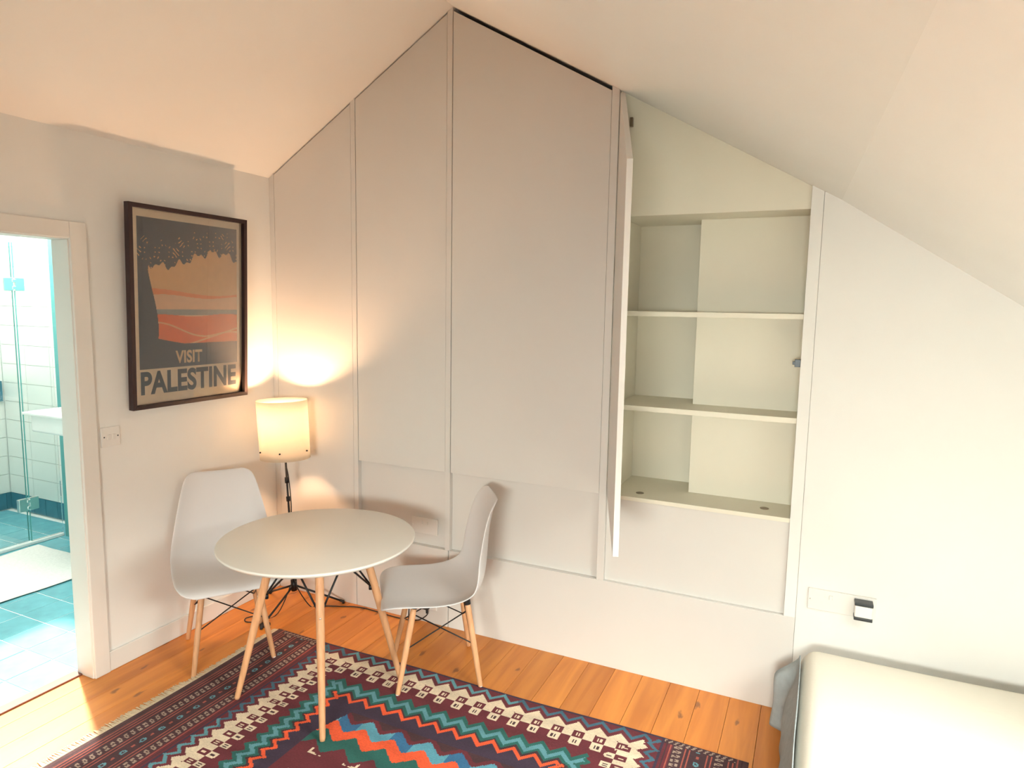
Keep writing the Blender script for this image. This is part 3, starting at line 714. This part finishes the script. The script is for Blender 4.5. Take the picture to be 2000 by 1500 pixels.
# ------------------------------------------------------------------ bathroom seen through the doorway
BX, BY, BZ = -2.92, .15, 2.40
fb = struct(box('floor_bathroom', BX-.1, -.10, -2.5, BY+.05, -.08, -.0062, 'grout'), 'blue-green tiled bathroom floor', 'floor')
ts = .20; tm = None
x = -.125-ts
while x > BX-ts:
    y = BY-ts-.03
    while y > -2.35:
        if tm is None: tm = box('tile', .0015, ts-.0035, .0015, ts-.0035, -.014, -.004, 'tile_teal', fb, .0012); t = tm
        else: t = link(bpy.data.objects.new('tile', tm.data), fb)
        if t is not tm:
            b = t.modifiers.new('bevel', 'BEVEL'); b.width = .0012
        t.location = (x, y, random.uniform(-.0006, .0006)); y -= ts
    x -= ts
wb = struct(box('wall_bathroom_back', BX-.1, -1.93, BY+.008, BY+.06, -.05, BZ, 'grout'), 'white tiled shower wall', 'wall')
wl = struct(boxes('wall_bathroom_left', [(BX-.1, BX-.008, -2.5, BY+.05, -.05, BZ)], 'grout'), 'white tiled wall at the end of the bathroom', 'wall')
struct(boxes('wall_bathroom_side', [(-1.93, -.10, -.04, BY+.06, -.05, BZ)], 'tealwall'), 'teal bathroom side wall', 'wall')
struct(boxes('wall_bathroom_front', [(BX-.1, -.10, -2.6, -2.5, -.05, BZ)], 'bathwall'), 'bathroom wall out of sight', 'wall')
struct(boxes('ceiling_bathroom', [(BX-.1, -2.55, -2.6, BY+.06, BZ, BZ+.1), (-1.05, -.0999, -2.6, BY+.06, BZ, BZ+.1), (-2.55, -1.05, -2.6, -1.05, BZ, BZ+.1), (-2.55, -1.05, 0.0, BY+.06, BZ, BZ+.1)], 'bathwall'), 'white bathroom ceiling with skylight', 'ceiling')
w2 = struct(empty('window_2'), 'bathroom skylight', 'window')
boxes('window_frame', [(-2.55, -2.50, -1.05, 0.0, BZ+.02, BZ+.09), (-1.10, -1.05, -1.05, 0.0, BZ+.02, BZ+.09), (-2.50, -1.10, -1.05, -1.0, BZ+.02, BZ+.09), (-2.50, -1.10, -.05, 0.0, BZ+.02, BZ+.09)], 'trim', w2)
box('pane', -2.5, -1.1, -1.0, -.05, BZ+.05, BZ+.056, 'pane', w2)
def wall_tiles(parent, axis, a0, a1, fixed, th, tw=.30, hh=.146):
    mw = None; md = None
    z = .134
    row = 0
    def add(proto, name, a, z):
        o = link(bpy.data.objects.new(name, proto), parent)
        o.location = (a, fixed, z) if axis == 'x' else (fixed, a, z)
        return o
    def proto(w, h, m_):
        v = boxv(.0015, w-.0015, 0, th, .0015, h-.0015) if axis == 'x' else boxv(0, th, .0015, w-.0015, .0015, h-.0015)
        me = bpy.data.meshes.new('tile'); me.from_pydata(v, [], BF); me.update()
        bm = bmesh.new(); bm.from_mesh(me); bmesh.ops.recalc_face_normals(bm, faces=bm.faces); bm.to_mesh(me); bm.free()
        me.materials.append(M[m_]); return me
    sk = proto(.146, .130, 'tile_dark'); a = a0
    while a < a1-.02: add(sk, 'skirting_tile', a, .002); a += .146
    wt = proto(tw, hh, 'tile_white')
    while z < BZ-.05:
        a = a0
        while a < a1-.02: add(wt, 'tile', a, z); a += tw
        z += hh
wall_tiles(wb, 'x', BX+.008, -1.93, BY-.0005, .0085)
wall_tiles(wl, 'y', -1.05, BY, BX-.008, .0085)
nc = tag(empty('shower_niche', (BX, .02, .86)), 'teal tiled niche in the shower wall', 'niche')
boxes('niche_box', [(0, .018, -.10, .115, 0, .012), (0, .018, -.10, .115, .145, .157), (0, .018, -.10, -.088, .012, .145), (0, .018, .103, .115, .012, .145)], 'tile_dark', nc, .002)
box('niche_back', .0, .006, -.088, .103, .012, .145, 'tile_dark', nc)
# shower enclosure
sh = tag(empty('shower_screen', (-1.963, -.25, 0)), 'frameless glass shower screen with chrome hinges', 'shower screen')
g1 = box('glass_panel', -.004, .004, .006, .215, .02, 2.01, 'glass', sh); g2 = box('glass_panel', -.004, .004, -.85, -.006, .03, 2.01, 'glass', sh)
for g, ya, yb, z0 in ((g1, .006, .009, .02), (g2, -.009, -.006, .03)): box('glass_edge', -.0042, .0042, ya-.0003, yb+.0003, z0, 2.01, 'glassedge', g)
box('threshold_strip', -.02, .02, -.9, .21, -.003, .018, 'grout', sh, .003)
for zz in (.235, 1.70):
    h = boxes('hinge', [(-.014, .014, .004, .062, zz, zz+.085), (-.014, .014, -.062, -.004, zz, zz+.085)], 'chrome', sh, .003)
    for kz in (.01, .055): box('hinge_knuckle', -.010, .018, -.012, .012, zz+kz, zz+kz+.02, 'chrome', h, .003)
# basin on the hidden side wall
bs = tag(empty('wash_basin', (-1.40, -.04, .83)), 'white ceramic basin behind the door frame', 'basin')
V, F = prism_vf([(-.26, 0), (.26, 0), (.26, -.30), (.20, -.36), (-.20, -.36), (-.26, -.30)], 0, .115, 'z')
bo = mesh_obj('basin_bowl', V, F, 'ceramic', bs); bevel(bo, .015, 3)
boxes('basin_rim', [(-.27, .27, -.37, -.345, .105, .122), (-.27, .27, -.03, 0, .105, .122), (-.27, -.24, -.345, -.03, .105, .122), (.24, .27, -.345, -.03, .105, .122)], 'ceramic', bs, .004)
tube('tap', smooth_path([(0, -.04, .115), (0, -.04, .20), (0, -.07, .23), (0, -.12, .215)]), .011, 'chrome', bs, 12)
# bath mat
bmv, bmf = [], []
nx, ny = 30, 40
for j in range(ny+1):
    for i in range(nx+1):
        X = -1.88+.73*i/nx; Y = -.24-.98*j/ny
        e = min(i, nx-i, j, ny-j)
        bmv.append((X+.012*math.sin(Y*9)*(i/nx), Y, .004+(.014 if e > 0 else 0)+.003*math.sin(X*19)*math.sin(Y*15)))
for j in range(ny):
    for i in range(nx): a = j*(nx+1)+i; bmf.append((a, a+1, a+nx+2, a+nx+1))
tag(mesh_obj('bath_mat', bmv, bmf, 'mat', None, True), 'white cotton bath mat on the teal tiles', 'bath mat')
